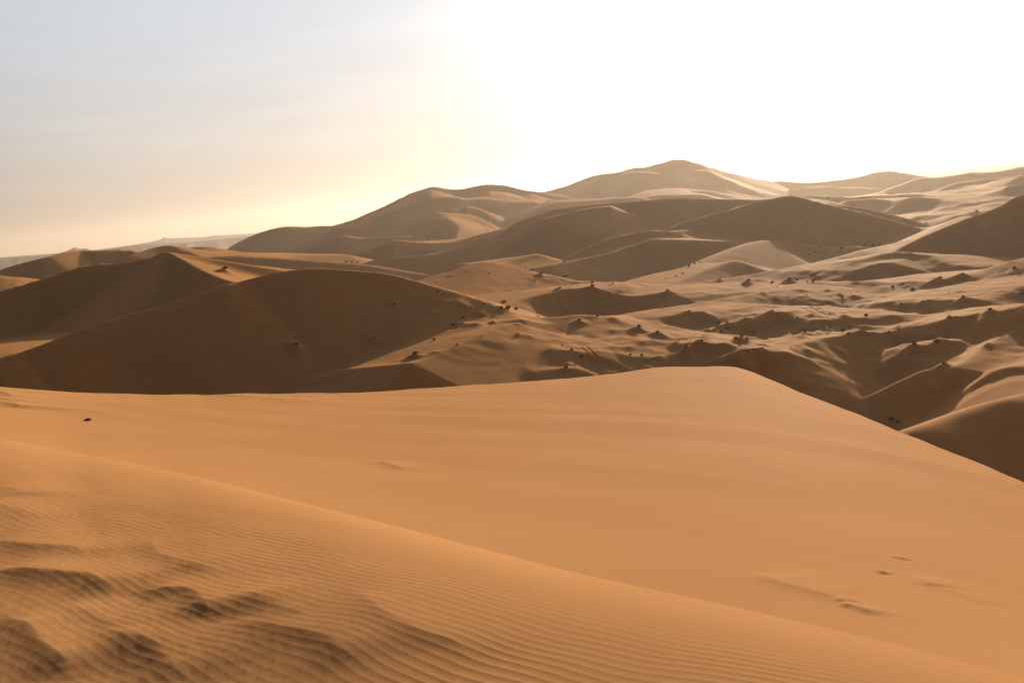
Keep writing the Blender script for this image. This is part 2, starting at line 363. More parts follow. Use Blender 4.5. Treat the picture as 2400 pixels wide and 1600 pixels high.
def el_profile(px, py):
    a, e = azel(px, py)
    j = int(np.clip(np.searchsorted(AZ, a), 1, len(AZ) - 1))
    t = (a - AZ[j - 1]) / (AZ[j] - AZ[j - 1])
    zc = ZG[:, j - 1] * (1 - t) + ZG[:, j] * t
    return a, e, zc
def hit(px, py, rmin=60):
    """where the line of sight through a picture point meets the dune field"""
    a, e, zc = el_profile(px, py)
    el = zc / RR
    ok = np.nonzero((el >= e) & (RR > rmin))[0]
    if len(ok) == 0: i = int(np.argmax(np.where(RR > rmin, el, -9))); r = RR[i]; z = zc[i]
    else:
        i = ok[0]; r = RR[i]
        if i > 0 and el[i] != el[i - 1] and el[i-1] < e:
            t = (e - el[i - 1]) / (el[i] - el[i - 1]); r = RR[i - 1] + (RR[i] - RR[i - 1]) * t
        z = np.interp(r, RR, zc)
    return r * math.sin(a), r * math.cos(a), float(z), float(r)
def ground_z(x, y):
    a = math.atan2(x, y); r = math.hypot(x, y)
    j = int(np.clip(np.searchsorted(AZ, a), 1, len(AZ) - 1)); i = int(np.clip(np.searchsorted(RR, r), 1, len(RR) - 1))
    ta = (a - AZ[j - 1]) / (AZ[j] - AZ[j - 1]); tr = (r - RR[i - 1]) / (RR[i] - RR[i - 1])
    return float((ZG[i-1, j-1] * (1 - ta) + ZG[i-1, j] * ta) * (1 - tr) + (ZG[i, j-1] * (1 - ta) + ZG[i, j] * ta) * tr)

CL = dict(dk="in the shade of the big dark left dune", sl="on the brown slope beside the dark left dune", bw="around the central shaded bowl",
 hp="on the pale hump behind the shaded bowl", rc="on the bright crest below the shaded bowl", fl="on sunlit floor above the near dune's peak",
 mr="on the bright terrace in the right middle ground", st="on the streaky flat right of centre", kn="in the valley floor scrub patch",
 ky="on the dark hummocks over the near crest", mt="on the small bright flat beyond dark hollow", rr="on the ridge lines left of the right edge",
 rt="on the lit slope at the right edge", fr="along the far winding crest at upper right", fw="below the far sunlit pocket",
 gp="where the near dune meets the lower right dune", lb="in the sunlit bowl behind the left dune", bl="by the bright line below the central dune")
# picture x, y of the middle of the plant, width in px, kind (m on a mound, b bush, g green bush, p pale dry bush, u upright, t tuft), place
PL = """dk 695 814 28 m;dk 879 797 16 m;dk 925 716 14 m;sl 974 835 28 m;sl 1018 795 12 b;sl 1071 807 9 b;sl 1062 760 18 b;sl 1086 742 14 b;sl 1069 769 12 t;sl 1157 755 11 m;sl 1215 783 9 m;
sl 1317 810 9 b;sl 1341 819 13 b;sl 1362 834 15 b;sl 1324 847 8 t;sl 1328 865 16 m;sl 1026 682 13 b;sl 1036 689 8 t;sl 1022 660 6 t;
hp 1144 640 8 t;hp 1231 627 8 t;hp 1246 629 9 t;hp 1269 646 15 m;hp 1324 645 18 g;hp 1322 612 10 b;hp 1338 612 7 t;hp 1339 664 5 u;hp 1388 661 14 b;hp 1437 664 8 p;
bw 1312 677 15 m;bw 1389 677 22 m;bw 1134 712 9 b;bw 1152 717 8 b;bw 1177 722 18 b;bw 1190 719 22 g;bw 1181 707 18 b;bw 1210 724 12 b;bw 1327 735 17 m;bw 1565 684 16 m;bw 1445 688 9 t;
rc 1260 741 11 b;rc 1400 741 10 b;rc 1358 755 22 m;rc 1615 732 15 m;fl 1498 773 26 m;fl 1543 785 24 m;fl 1591 801 6 u;fl 1631 782 8 t;fl 1471 814 10 t;fl 1477 831 11 b;fl 1505 831 11 b;fl 1608 795 6 t;
mr 1688 655 9 m;mr 1756 664 17 m;mr 1810 662 12 b;mr 1824 671 8 t;mr 1694 693 7 t;mr 1852 660 22 m;mr 1867 657 10 b;mr 1910 651 13 u;mr 1905 658 10 b;mr 1893 659 8 t;mr 1978 648 8 u;mr 2092 671 9 b;mr 2139 677 13 b;
st 2012 683 7 t;st 1994 685 7 t;st 1974 695 11 b;st 1955 713 8 t;st 1834 713 9 t;st 1915 708 8 t;st 1869 701 9 t;st 1890 690 8 t;st 1906 722 7 t;st 1930 730 7 t;st 1846 697 7 t;st 1885 712 6 t;st 1945 735 8 t;st 2048 690 6 t;st 1812 720 8 t;
kn 1684 759 15 b;kn 1703 757 11 b;kn 1705 771 15 b;kn 1674 774 12 b;kn 1691 779 13 b;kn 1720 768 10 b;kn 1739 795 20 m;kn 1725 797 14 b;kn 1752 797 14 b;kn 1662 768 8 t;kn 1790 779 9 t;kn 1766 781 9 b;kn 1655 790 6 t;
mt 1810 731 13 m;mt 1869 748 13 m;mt 1838 762 8 t;mt 1945 772 11 b;mt 1976 774 14 b;mt 1991 765 12 b;mt 1989 782 14 p;mt 1888 784 19 m;mt 1939 784 8 t;mt 1908 780 8 t;mt 1880 772 9 t;mt 1853 813 9 t;mt 1930 770 7 t;
ky 1610 820 19 m;ky 1645 807 17 m;ky 1672 812 12 m;ky 1770 826 24 m;ky 1794 830 14 m;ky 1752 830 12 b;ky 1820 838 10 p;ky 1530 842 12 b;
rr 2084 781 15 m;rr 2107 770 9 p;rr 2113 714 15 m;rr 2162 710 15 m;rr 2030 737 12 b;rr 2257 701 17 m;rr 2225 743 18 p;rr 2320 728 17 m;rr 2145 815 24 m;rr 2196 803 18 b;rr 2286 791 8 t;rr 2134 831 14 p;rr 2212 858 18 m;rr 2155 828 12 b;rr 2275 742 10 g;
rt 2377 628 15 b;rt 2257 645 15 m;rt 2203 657 18 m;rt 2224 683 8 t;rt 2396 688 15 b;rt 2185 662 10 b;rt 2325 640 7 t;
fr 1922 578 8 b;fr 1972 581 11 b;fr 1982 576 6 t;fr 2027 574 10 b;fr 2047 574 14 b;fr 2062 571 12 g;fr 2090 568 8 t;fr 1895 596 8 t;fr 1912 590 8 b;fr 1935 588 7 t;fr 1628 617 12 b;fr 1616 623 11 b;fr 1640 613 8 t;fr 1941 464 8 b;fr 1982 464 8 b;fr 2170 522 8 b;fr 2290 494 10 g;
bl 1600 640 8 b;bl 1585 646 8 b;bl 1560 652 8 t;bl 1380 607 6 t;fw 1158 538 6 b;fw 1144 540 6 b;fw 1106 548 6 b;fw 1003 562 7 b;fw 1026 562 8 b;fw 989 567 6 b;fw 1172 534 5 b;
gp 2090 981 20 b;gp 2104 989 19 b;lb 530 637 24 m;lb 761 643 6 t"""
PLANTS = []
for tok in PL.replace("\n", "").split(";"):
    c_, x_, y_, w_, k_ = tok.split()
    x_, y_, w_ = float(x_), float(y_), float(w_)
    X_, Y_, Z_, R_ = hit(x_, y_ + w_ * (.16 if k_ in "mbt" else .3), 70)
    PLANTS.append([c_, x_, y_, w_ * R_ / F, k_, X_, Y_, R_])
def bump(x0, y0, h, sx, sy, ang):
    a0 = math.atan2(x0, y0); r0 = math.hypot(x0, y0); e = 3.2 * max(sx, sy)
    i0, i1 = np.searchsorted(RR, r0 - e), np.searchsorted(RR, r0 + e); j0, j1 = np.searchsorted(AZ, a0 - e / r0), np.searchsorted(AZ, a0 + e / r0)
    dx = XG[i0:i1, j0:j1] - x0; dy = YG[i0:i1, j0:j1] - y0
    u = dx * math.cos(ang) + dy * math.sin(ang); v = -dx * math.sin(ang) + dy * math.cos(ang)
    q = np.sqrt((u / sx) ** 2 + (v / sy) ** 2)
    ZG[i0:i1, j0:j1] += h * np.exp(-q ** 1.5)
for p in PLANTS:
    if p[4] == 'm': bump(p[5], p[6], .43 * p[3], .70 * p[3], .55 * p[3], random.uniform(-.4, .4)); bump(p[5] - .5 * p[3], p[6] + .2 * p[3], .16 * p[3], .5 * p[3], .5 * p[3], 0)
    elif p[4] in 'bgp': bump(p[5], p[6], .10 * p[3], .6 * p[3], .6 * p[3], 0)
# nameless little sand hummocks round the scrub
for c_, x_, y_, w_, k_, X_, Y_, R_ in list(PLANTS):
    if R_ < 330 and c_ not in ('dk', 'gp', 'lb'):
        for t_ in range(4 if c_ in ('kn', 'mt', 'ky', 'st', 'rr') else 2):
            h_ = random.uniform(.08, .42); s_ = random.uniform(.5, 1.3)
            bump(X_ + random.gauss(0, 3.5), Y_ + random.gauss(0, 5), h_, s_, s_ * random.uniform(1, 1.8), random.uniform(-.8, .8))


SP = dict()
def struct(o, kind='structure'):
    o['kind'] = kind; return o
isp = int(np.searchsorted(RR, 1000.0))
struct(grid_mesh("dune_field", XG[:isp + 1], YG[:isp + 1], ZG[:isp + 1], M_SAND, wrap=True))
struct(grid_mesh("distant_dunes", XG[isp:], YG[isp:], ZG[isp:], M_SAND, wrap=True))

# ------------------------------------------------------------------ foreground dune
RIDGE = [(-800,960),(-300,1000),(0,1030),(207,1067),(413,1107),(620,1156),(800,1200),(1110,1280),(1351,1342),(1600,1396),(1944,1473),(2400,1587),(2800,1690)]
FCREST = [(-900,890,22),(-300,893,24),(0,905,26),(100,912,26.6),(204,919,27.3),(350,924,28),(490,925,29),(600,924,30),(714,922,31),(860,917,32),(1000,909,33.5),(1275,890,36.5),(1400,879,38),(1510,866,38.5),(1600,860,39),(1660,858,39),(1715,858.5,38.5),(1755,869,37),(1800,886,35),(1888,923,31),(1990,963,27),(2101,1007,23.5),(2250,1069,19.5),(2400,1130,16),(2600,1215,12.5),(3000,1400,9)]
def near_z(az, r): return np.full_like(np.asarray(r, float), -EYE)
def curve_ridge():
    a, rr, zz = [], [], []
    for px, py in RIDGE:
        q, e = azel(px, py); 
        r = (max(EYE / max(-e - .072, .01), .1) ** -3 + 12.5 ** -3) ** (-1 / 3)   # the ground underfoot dips a little towards the front
        z = r * e + .017 * r * (1 - .6 * float(sstep(.1, .42, -q)))
        a.append(q); rr.append(r); zz.append(z)
    return np.array(a), np.array(rr), np.array(zz)
ra, rrg, rz = curve_ridge()
ca = np.array([azel(p[0], p[1])[0] for p in FCREST]); cr = np.array([p[2] for p in FCREST]); cz = np.array([P(*p)[2] for p in FCREST])

def pchip(x, xp, fp):
    h = np.diff(xp); dl = np.diff(fp) / h
    m = np.zeros(len(xp)); m[0] = dl[0]; m[-1] = dl[-1]
    for i in range(1, len(xp) - 1):
        if dl[i - 1] * dl[i] > 0:
            w1, w2 = 2 * h[i] + h[i - 1], h[i] + 2 * h[i - 1]
            m[i] = (w1 + w2) / (w1 / dl[i - 1] + w2 / dl[i])
    x = np.clip(x, xp[0], xp[-1]); k = np.clip(np.searchsorted(xp, x) - 1, 0, len(xp) - 2)
    t = (x - xp[k]) / h[k]
    return (2*t**3-3*t**2+1)*fp[k] + (t**3-2*t**2+t)*h[k]*m[k] + (-2*t**3+3*t**2)*fp[k+1] + (t**3-t**2)*h[k]*m[k+1]

def az_ext(a):   # behind the camera the curves blend to a round dune top
    return sstep(.75, 1.5, np.abs(a))
AZF = az_samples(.0010 / Q, .54)
e_ = az_ext(AZF)
RIDr = pchip(AZF, ra, rrg) * (1 - e_) + 9 * e_; RIDz = pchip(AZF, ra, rz) * (1 - e_) + (-1.9) * e_
CRr = pchip(AZF, ca, cr) * (1 - e_) + 30 * e_; CRz = pchip(AZF, ca, cz) * (1 - e_) + (-6) * e_ + .035 * noise(AZF * 22, AZF * 0 + .5, 71) + .007 * noise(AZF * 75, AZF * 0 + .5, 72)
# rows: near rows, ridge->crest rows, lee rows
def rows(q):
    n1 = int(900 * q); n2 = int(420 * q); n3 = int(50 * q)
    return n1, n2, n3
n1, n2, n3 = rows(Q)
R0 = 1.9
t1 = np.linspace(0, 1, n1, endpoint=False)[:, None]; t2 = np.linspace(0, 1, n2, endpoint=False)[:, None]; t3 = np.linspace(0, 1, n3)[:, None]
Rn = R0 * (RIDr[None] / R0) ** t1
Rm = RIDr[None] * (CRr[None] / RIDr[None]) ** (t2 ** 1.0)
Rl = CRr[None] + (t3 ** 1.8) * 62
RF = np.concatenate([Rn, Rm, Rl]); AF = np.broadcast_to(AZF, RF.shape)
XF, YF = RF * np.sin(AF), RF * np.cos(AF)
_ker = np.exp(-.5 * (np.linspace(-3, 3, 241)) ** 2); _ker /= _ker.sum()
_au = np.linspace(-math.pi, math.pi, 7201)
def _smooth(v):     # broad form of the slope: the crest's corner must not run down the whole face
    u = np.interp(_au, AZF, v); st = int(.11 / (3 / 120) / (_au[1] - _au[0]) / 120) or 1
    up = np.concatenate([u[-2000:-1], u, u[1:2000]])
    k = np.exp(-.5 * (np.arange(-480, 481) * (_au[1] - _au[0]) / .13) ** 2); k /= k.sum()
    return np.convolve(up, k, 'same')[1999:1999 + len(u)]
CRs, CZs = _smooth(CRr), _smooth(CRz)
def fore_z(AF, RF):
    rr_ = np.interp(AF, AZF, RIDr); rz_ = np.interp(AF, AZF, RIDz); cr_ = np.interp(AF, AZF, CRr); cz_ = np.interp(AF, AZF, CRz)
    crs = np.interp(AF, _au, CRs); czs = np.interp(AF, _au, CZs)
    avg = (czs - rz_) / (crs - rr_)
    m1 = avg * 1.2; m2 = np.maximum(avg * 1.5, .9 * czs / crs)
    # near part: cubic from the camera's feet to the soft ridge
    u = np.clip(RF / rr_, 0, 1)
    s0 = -.04; s1 = np.maximum(m1 * 1.12, -.22)
    zn = (2*u**3-3*u**2+1)*(-EYE) + (u**3-2*u**2+u)*rr_*s0 + (-2*u**3+3*u**2)*rz_ + (u**3-u**2)*rr_*s1
    def mid(r):
        t = np.clip((r - rr_) / (crs - rr_), 0, 1.25)
        return (2*t**3-3*t**2+1)*rz_ + (t**3-2*t**2+t)*(crs-rr_)*m1 + (-2*t**3+3*t**2)*czs + (t**3-t**2)*(crs-rr_)*m2
    q = np.clip((RF - rr_) / (cr_ - rr_), 0, 1)
    zm = mid(RF) + (cz_ - mid(cr_)) * q ** 3
    d = np.maximum(RF - cr_, 0)
    zl = cz_ - (.62 * (np.sqrt(d * d + .01) - .1)) + cz_ / cr_ * d * np.exp(-d)
    A_ = .034 * rr_ * (1 - .6 * sstep(-.1, -.42, AF)); dr = (RF - rr_) / (.17 * rr_)      # the near sand steepens towards the soft diagonal fold, then eases beyond it
    st = np.where(dr < 0, -A_ * .5 * (1 + np.tanh(dr * .8)), -A_ * .5 * (1 - np.clip((RF - rr_) / (cr_ - rr_), 0, 1)))
    return np.where(RF < rr_, zn, np.where(RF < cr_, zm, zl)) + np.where(RF < cr_, st, 0)
ZF = fore_z(AF, RF)

def fhit(px, py):
    a, e = azel(px, py)
    r = np.exp(np.linspace(math.log(1.0), math.log(60), 4000)); z = fore_z(np.full_like(r, a), r)
    i = int(np.argmax(z / r >= e)) if np.any(z / r >= e) else int(np.argmax(z / r))
    return r[i] * math.sin(a), r[i] * math.cos(a), z[i], r[i]

# ripples: crests run obliquely (parallel to the soft ridge), wavelength about a hand
def ripples(X, Y, R, A):
    kx, ky = .62, .785
    warp = .10 * noise(X / 1.3, Y / 1.3, 41) + .035 * noise(X / .45, Y / .45, 42)
    lam = .051
    ph = (X * kx + Y * ky + warp) / lam
    u = ph - np.floor(ph)
    prof = .5 + .5 * np.cos(2 * np.pi * (u + .09 * np.sin(2 * np.pi * u)))
    return prof
rr_ = RIDr[None]
fade = sstep(.96, .68, RF / rr_)
patch = .6 + .4 * sstep(-.25, .25, noise(XF / 1.1 + 7, YF / 1.1, 44))
left = sstep(.0, -.38, AF)
inview = RF < 14
ZF += inview * fade * patch * (1 - .45 * left) * .0015 * ripples(XF, YF, RF, AF)
ZF += inview * sstep(1.3, .6, RF / rr_) * .003 * noise(XF * .62 / .35 + YF * .785 / .35, (-XF * .785 + YF * .62) / 1.1, 45) * (.4 + left)
ZF += inview * sstep(1.0, .6, RF / rr_) * .0006 * fbm(XF / .05, YF / .09, 2, 47) * (.5 + left)
# long low swells over the open slope
ZF += sstep(1.0, 1.6, RF / rr_) * (RF < CRr[None] + 2) * (.020 * noise((XF * .62 + YF * .785) / 1.8, (-XF * .785 + YF * .62) / 9, 48) +   .0022 * noise((XF * .62 + YF * .785) / .35, (-XF * .785 + YF * .62) / 3, 49))

def scarp(pts, h, wn, wf):
    """small wind scarp: crest line given in the picture, steep side towards the camera"""
    global ZF
    S = spline([fhit(*p)[:2] for p in pts], 4)
    lo, hi = S.min(0) - 3 * wf - .1, S.max(0) + 3 * wf + .1
    m = (XF > lo[0]) & (XF < hi[0]) & (YF > lo[1]) & (YF < hi[1])
    x = XF[m]; y = YF[m]
    L = np.concatenate([[0], np.cumsum(np.hypot(*np.diff(S, axis=0).T))]); T = L[-1]
    D = []; FA = []; TT = []
    for k, (a, b) in enumerate(zip(S[:-1], S[1:])):
        dx, dy = b - a; L2 = dx * dx + dy * dy + 1e-12; Ls = math.sqrt(L2)
        t = np.clip(((x - a[0]) * dx + (y - a[1]) * dy) / L2, 0, 1)
        qx, qy = x - a[0] - t * dx, y - a[1] - t * dy; d = np.hypot(qx, qy)
        D.append(d); FA.append(sstep(-.4, .4, (-qx * dy + qy * dx) / Ls / (d + 1e-6))); TT.append((L[k] + t * Ls) / T)
    D = np.array(D); W = np.exp(-(D - D.min(0)) / .025); W /= W.sum(0)
    d = D.min(0); far = (W * np.array(FA)).sum(0); tt = (W * np.array(TT)).sum(0)
    env = sstep(0, .3, tt) * sstep(1, .7, tt)
    wn = wn * (1.45 if h < .09 and wn > .045 else 1); wdt = wn + (wf - wn) * far
    prof = np.exp(-(np.sqrt(d * d + .0001) / wdt) ** 1.25)
    ZF[m] += h * (.78 if h < .09 else .7) * env * prof
SC = [
 ([(-60,1338),(0,1342),(86,1352),(155,1360),(207,1367),(234,1381),(262,1401),(300,1413)], .060, .10, .40),
 ([(300,1415),(340,1403),(380,1400),(413,1401),(448,1405),(472,1425),(489,1449),(499,1475)], .060, .10, .40),
 ([(-60,1268),(0,1273),(69,1284),(138,1291),(182,1301),(210,1325)], .034, .08, .35),
 ([(-60,1480),(0,1470),(40,1466),(69,1484),(103,1525),(145,1560),(180,1610)], .065, .12, .40),
 ([(210,1480),(250,1498),(293,1508),(362,1521),(386,1549),(413,1577),(440,1620)], .034, .09, .35),
 ([(517,1460),(600,1472),(654,1480),(723,1490),(775,1508),(805,1530),(850,1575)], .030, .09, .35),
 ([(293,1263),(344,1272),(365,1297),(379,1311),(448,1335),(510,1353),(545,1380)], .020, .07, .30),
 ([(780,1380),(841,1395),(869,1420),(903,1446),(993,1490),(1062,1508),(1093,1540),(1127,1570)], .022, .07, .30),
 ([(-40,1140),(0,1144),(35,1150),(55,1166)], .022, .10, .4),
 ([(-60,1175),(0,1185),(60,1200),(110,1222)], .015, .08, .4),
 ([(120,1430),(180,1440),(240,1465),(290,1500)], .020, .07, .3),
 ([(560,1395),(620,1420),(680,1440),(740,1450)], .014, .06, .3),
 ([(-40,918),(0,921),(28,934),(40,938)], .10, .22, 1.0),
 ([(-40,936),(0,938),(30,945)], .06, .2, .8),
 ([(-40,948),(0,949),(30,952),(52,958)], .10, .22, 1.0),
 ([(885,1078),(905,1086),(930,1094),(950,1103)], .03, .07, .25),
 ([(1755,1339),(1841,1370),(1944,1397),(1985,1406),(2010,1414)], .016, .05, .30),
 ([(1960,1408),(1985,1412),(2010,1425),(2050,1442)], .02, .03, .10),
 ([(2135,1349),(2160,1356),(2180,1370),(2202,1375)], .014, .035, .15),
 ([(2210,1376),(2260,1395),(2311,1415)], .006, .03, .15),
 ([(480,925),(560,930),(640,936),(700,944)], .05, .25, .8),
 ([(720,922),(790,925),(860,930)], .05, .25, .8),
]
for s in SC: scarp(*s)
# foot scuffs on the right slope
for px, py, hh, ww in [(1975,1408,.018,.035),(1995,1412,-.02,.03),(1985,1420,.016,.03),(2010,1420,-.014,.03),(2100,1303,.008,.04),(2125,1312,-.010,.04),(2072,1343,-.016,.04),(2070,1338,.012,.03),(2115,1306,.008,.04)]:
    x0, y0, z0, r0 = fhit(px, py)
    d2 = (XF - x0) ** 2 + (YF - y0) ** 2
    ZF += hh * .6 * np.exp(-d2 / (ww * ww))
# ground straight below the camera closes the sheet
o = grid_mesh("foreground_dune", XF, YF, ZF, M_NEAR, wrap=True); struct(o)
me = o.data
cap = bpy.data.meshes.new("cap")
def close_hole(XF, YF, ZF):
    K = XF.shape[1]
    vs = [(0, 0, -EYE)] + [(float(XF[0, j]), float(YF[0, j]), float(ZF[0, j])) for j in range(0, K)]
    fs = [(0, 1 + (j + 1) % K, 1 + j) for j in range(K)]
    cm = bpy.data.meshes.new("dune_top"); cm.from_pydata(vs, [], fs); cm.materials.append(M_NEAR)
    co = bpy.data.objects.new("dune_top", cm); C.objects.link(co); co.parent = bpy.data.objects["foreground_dune"]
    return co
bpy.data.meshes.remove(cap)
close_hole(XF, YF, ZF)

# ------------------------------------------------------------------ distant hills beyond the dunes (left)
def hill_range(name, pts, r, depth, mat, seed, foot):
    S = spline([(p[0], p[1]) for p in pts], 8)
    az = np.array([azel(a, b)[0] for a, b in S]); e = np.array([azel(a, b)[1] for a, b in S])
    n = int(len(az) * 3); aa = np.linspace(az[0], az[-1], n); ee = np.interp(aa, az, e)
    prof = [(-.30, 0.0), (-.22, .28), (-.12, .55), (-.05, .82), (-.02, .97), (0, 1), (.03, .98), (.12, .6), (.3, 0)]
    rad = np.array([r * (1 + depth * p[0]) for p in prof]); hf = np.array([p[1] for p in prof])
    A, Rr = np.meshgrid(aa, rad); H = np.meshgrid(aa, hf)[1]
    top = ee * r; 
    Z = foot + (top[None] - foot) * H
    Z = Z + (noise(A * 60, Rr / 900, seed) * 10 + noise(A * 130, Rr / 400, seed + 1) * 5) * (H > 0) * (H < .97)
    return struct(grid_mesh(name, Rr * np.sin(A), Rr * np.cos(A), Z, mat))
hill_range("distant_hills", [(-600,690),(-300,642),(-100,618),(0,606),(60,601),(110,598),(150,590),(168,583),(176,580),(190,583),(200,582),(230,586),(330,574),(420,569),(520,560),(600,552),(700,545)], 5200, .5, M_ROCK, 3, -90)
hill_range("distant_hills", [(-600,672),(-200,622),(0,603),(200,588),(320,572),(370,563),(384,556),(400,558),(480,555),(500,552),(560,549),(640,543),(760,532),(900,520)], 8200, .4, M_ROCK, 5, -120)

def tagt(o, label, cat, group=None):
    o['label'] = label; o['category'] = cat
    if group: o['group'] = group
def plain(name, c1, c2, scale=8):
    m, nt, b = new_mat(name); N = nt.nodes; L = nt.links
    tcn = N.new("ShaderNodeTexCoord"); n = N.new("ShaderNodeTexNoise"); n.inputs['Scale'].default_value = scale; L.new(tcn.outputs['Object'], n.inputs['Vector'])
    mx = N.new("ShaderNodeMix"); mx.data_type = 'RGBA'; L.new(n.outputs['Fac'], mx.inputs['Factor'])
    mx.inputs['A'].default_value = (*c1, 1); mx.inputs['B'].default_value = (*c2, 1)
    L.new(mx.outputs['Result'], b.inputs['Base Color']); b.inputs['Roughness'].default_value = .9; b.inputs['Specular IOR Level'].default_value = .1
    return m
M_LEAF = plain("scrub_leaf", (.14, .095, .048), (.23, .16, .08)); M_GREEN = plain("green_leaf", (.10, .13, .045), (.17, .19, .08))
M_DRY = plain("dry_stalk", (.30, .22, .11), (.42, .32, .18)); M_STEM = plain("woody_stem", (.07, .045, .03), (.12, .08, .05))
def bush_meshes(seed, kind):
    """unit bush, 1 wide: foliage = many thin leafy sprays through an uneven dome; stems = woody rods from the root"""
    rn = random.Random(seed); fv, ff, sv, sf_ = [], [], [], []
    H = dict(u=1.5, t=.45, g=.62, p=.6).get(kind, .50); n = dict(t=26, u=60).get(kind, 120)
    lob = [(rn.uniform(0, 6.28), rn.uniform(.6, 1.1)) for _ in range(5)]
    for i in range(n):
        a = rn.uniform(0, 2 * math.pi); el = rn.uniform(.08, 1.5); sc_l = max(lb[1] * max(0, math.cos(a - lb[0])) for lb in lob) * .6 + .45
        L = rn.uniform(.55, 1.0) * sc_l
        tip = Vector((math.cos(a) * math.cos(el) * .5 * L, math.sin(a) * math.cos(el) * .5 * L, math.sin(el) * H * L))
        root = Vector((rn.gauss(0, .06), rn.gauss(0, .06), -.04))
        if i % 4 == 0:
            mid = root.lerp(tip, .85); s = Vector((-(tip - root).y, (tip - root).x, 0)).normalized() * .012; k = len(sv)
            u2 = Vector((0, 0, .012))
            sv += [root - s, root + s, root + u2 * 1.5, mid]; sf_ += [(k, k+1, k+3), (k+1, k+2, k+3), (k+2, k, k+3)]
        for j in range(3):
            c = root.lerp(tip, rn.uniform(.45, 1.0)) + Vector((rn.gauss(0, .03), rn.gauss(0, .03), rn.gauss(0, .02)))
            d = Vector((rn.gauss(0, 1), rn.gauss(0, 1), rn.gauss(.3, 1))).normalized(); e = d.cross(Vector((rn.gauss(0,1), rn.gauss(0,1), rn.gauss(0,1)))).normalized()
            sz = rn.uniform(.05, .10) * (1 if kind != 't' else 1.3); wd = sz * rn.uniform(.3, .55); k = len(fv)
            fv += [c - d * sz, c + e * wd, c + d * sz, c - e * wd]; ff.append((k, k+1, k+2, k+3))
    out = []
    for nm, v, f, m in (("foliage", fv, ff, {'g': M_GREEN, 'p': M_DRY}.get(kind, M_LEAF)), ("stems", sv, sf_, M_STEM)):
        me = bpy.data.meshes.new(nm); me.from_pydata([tuple(q) for q in v], [], f); me.materials.append(m); out.append(me)
    return out
LIB = {k: [bush_meshes(11 * i + ord(k), k) for i in range(4 if k in 'mb' else 3)] for k in 'mbgput'}
ORD = "first second third fourth fifth sixth seventh eighth ninth tenth eleventh twelfth thirteenth fourteenth fifteenth sixteenth seventeenth eighteenth nineteenth twentieth".split()
KW = dict(m="shrub on sand mound", b="low dark scrub bush", g="green rounded bush", p="pale dry bush", u="small upright shrub", t="tiny dark tuft")
NM = dict(m="desert_shrub", b="scrub_bush", g="green_bush", p="dry_bush", u="upright_shrub", t="grass_tuft")
def small(me2, nm):      # foliage and stems of a tuft too small to show parts, as one mesh
    v = [tuple(q.co) for q in me2[0].vertices]; f = [tuple(p.vertices) for p in me2[0].polygons]; n0 = len(v); nf = len(f)
    v += [tuple(q.co) for q in me2[1].vertices]; f += [tuple(n0 + i for i in p.vertices) for p in me2[1].polygons]
    me = bpy.data.meshes.new(nm); me.from_pydata(v, [], f); me.materials.append(me2[0].materials[0]); me.materials.append(M_STEM)
    for i, p in enumerate(me.polygons): p.material_index = 0 if i < nf else 1
    return me
SMALL = {k: [small(m2, NM[k]) for m2 in LIB[k]] for k in LIB}
cnt = {}
for p in PLANTS: cnt[(p[0], p[4])] = cnt.get((p[0], p[4]), 0) + 1
seen = {}
for p in sorted(PLANTS, key=lambda q: q[1]):
    c_, x_, y_, w_, k_, X_, Y_, R_ = p
    i = seen.get((c_, k_), 0); seen[(c_, k_)] = i + 1
    n = cnt[(c_, k_)]
    lab = (KW[k_] + " " + CL[c_]) if n == 1 else ORD[i] + " " + KW[k_] + " from left " + CL[c_]; assert 4 <= len(lab.split()) <= 16, lab
    z = ground_z(X_, Y_); var = (i * 7 + int(x_)) % len(LIB[k_])
    s = w_ * dict(m=.66, b=1.0, g=1.0, p=1.0, u=1.0, t=.9)[k_]
    px_w = s / R_ * F
    if px_w >= 13:
        o = bpy.data.objects.new(NM[k_], None); C.objects.link(o)
        for me in LIB[k_][var]:
            ch = bpy.data.objects.new(me.name.split('.')[0], me); C.objects.link(ch); ch.parent = o
    else:
        o = bpy.data.objects.new(NM[k_], SMALL[k_][var]); C.objects.link(o)
    o.location = (X_, Y_, z - .02); o.rotation_euler = (0, 0, random.uniform(0, 6.28)); o.scale = (s * random.uniform(1, 1.35), s, s * random.uniform(.6, .95))
    tagt(o, lab, "shrub" if k_ != 't' else "tuft", "shrubs " + CL[c_])

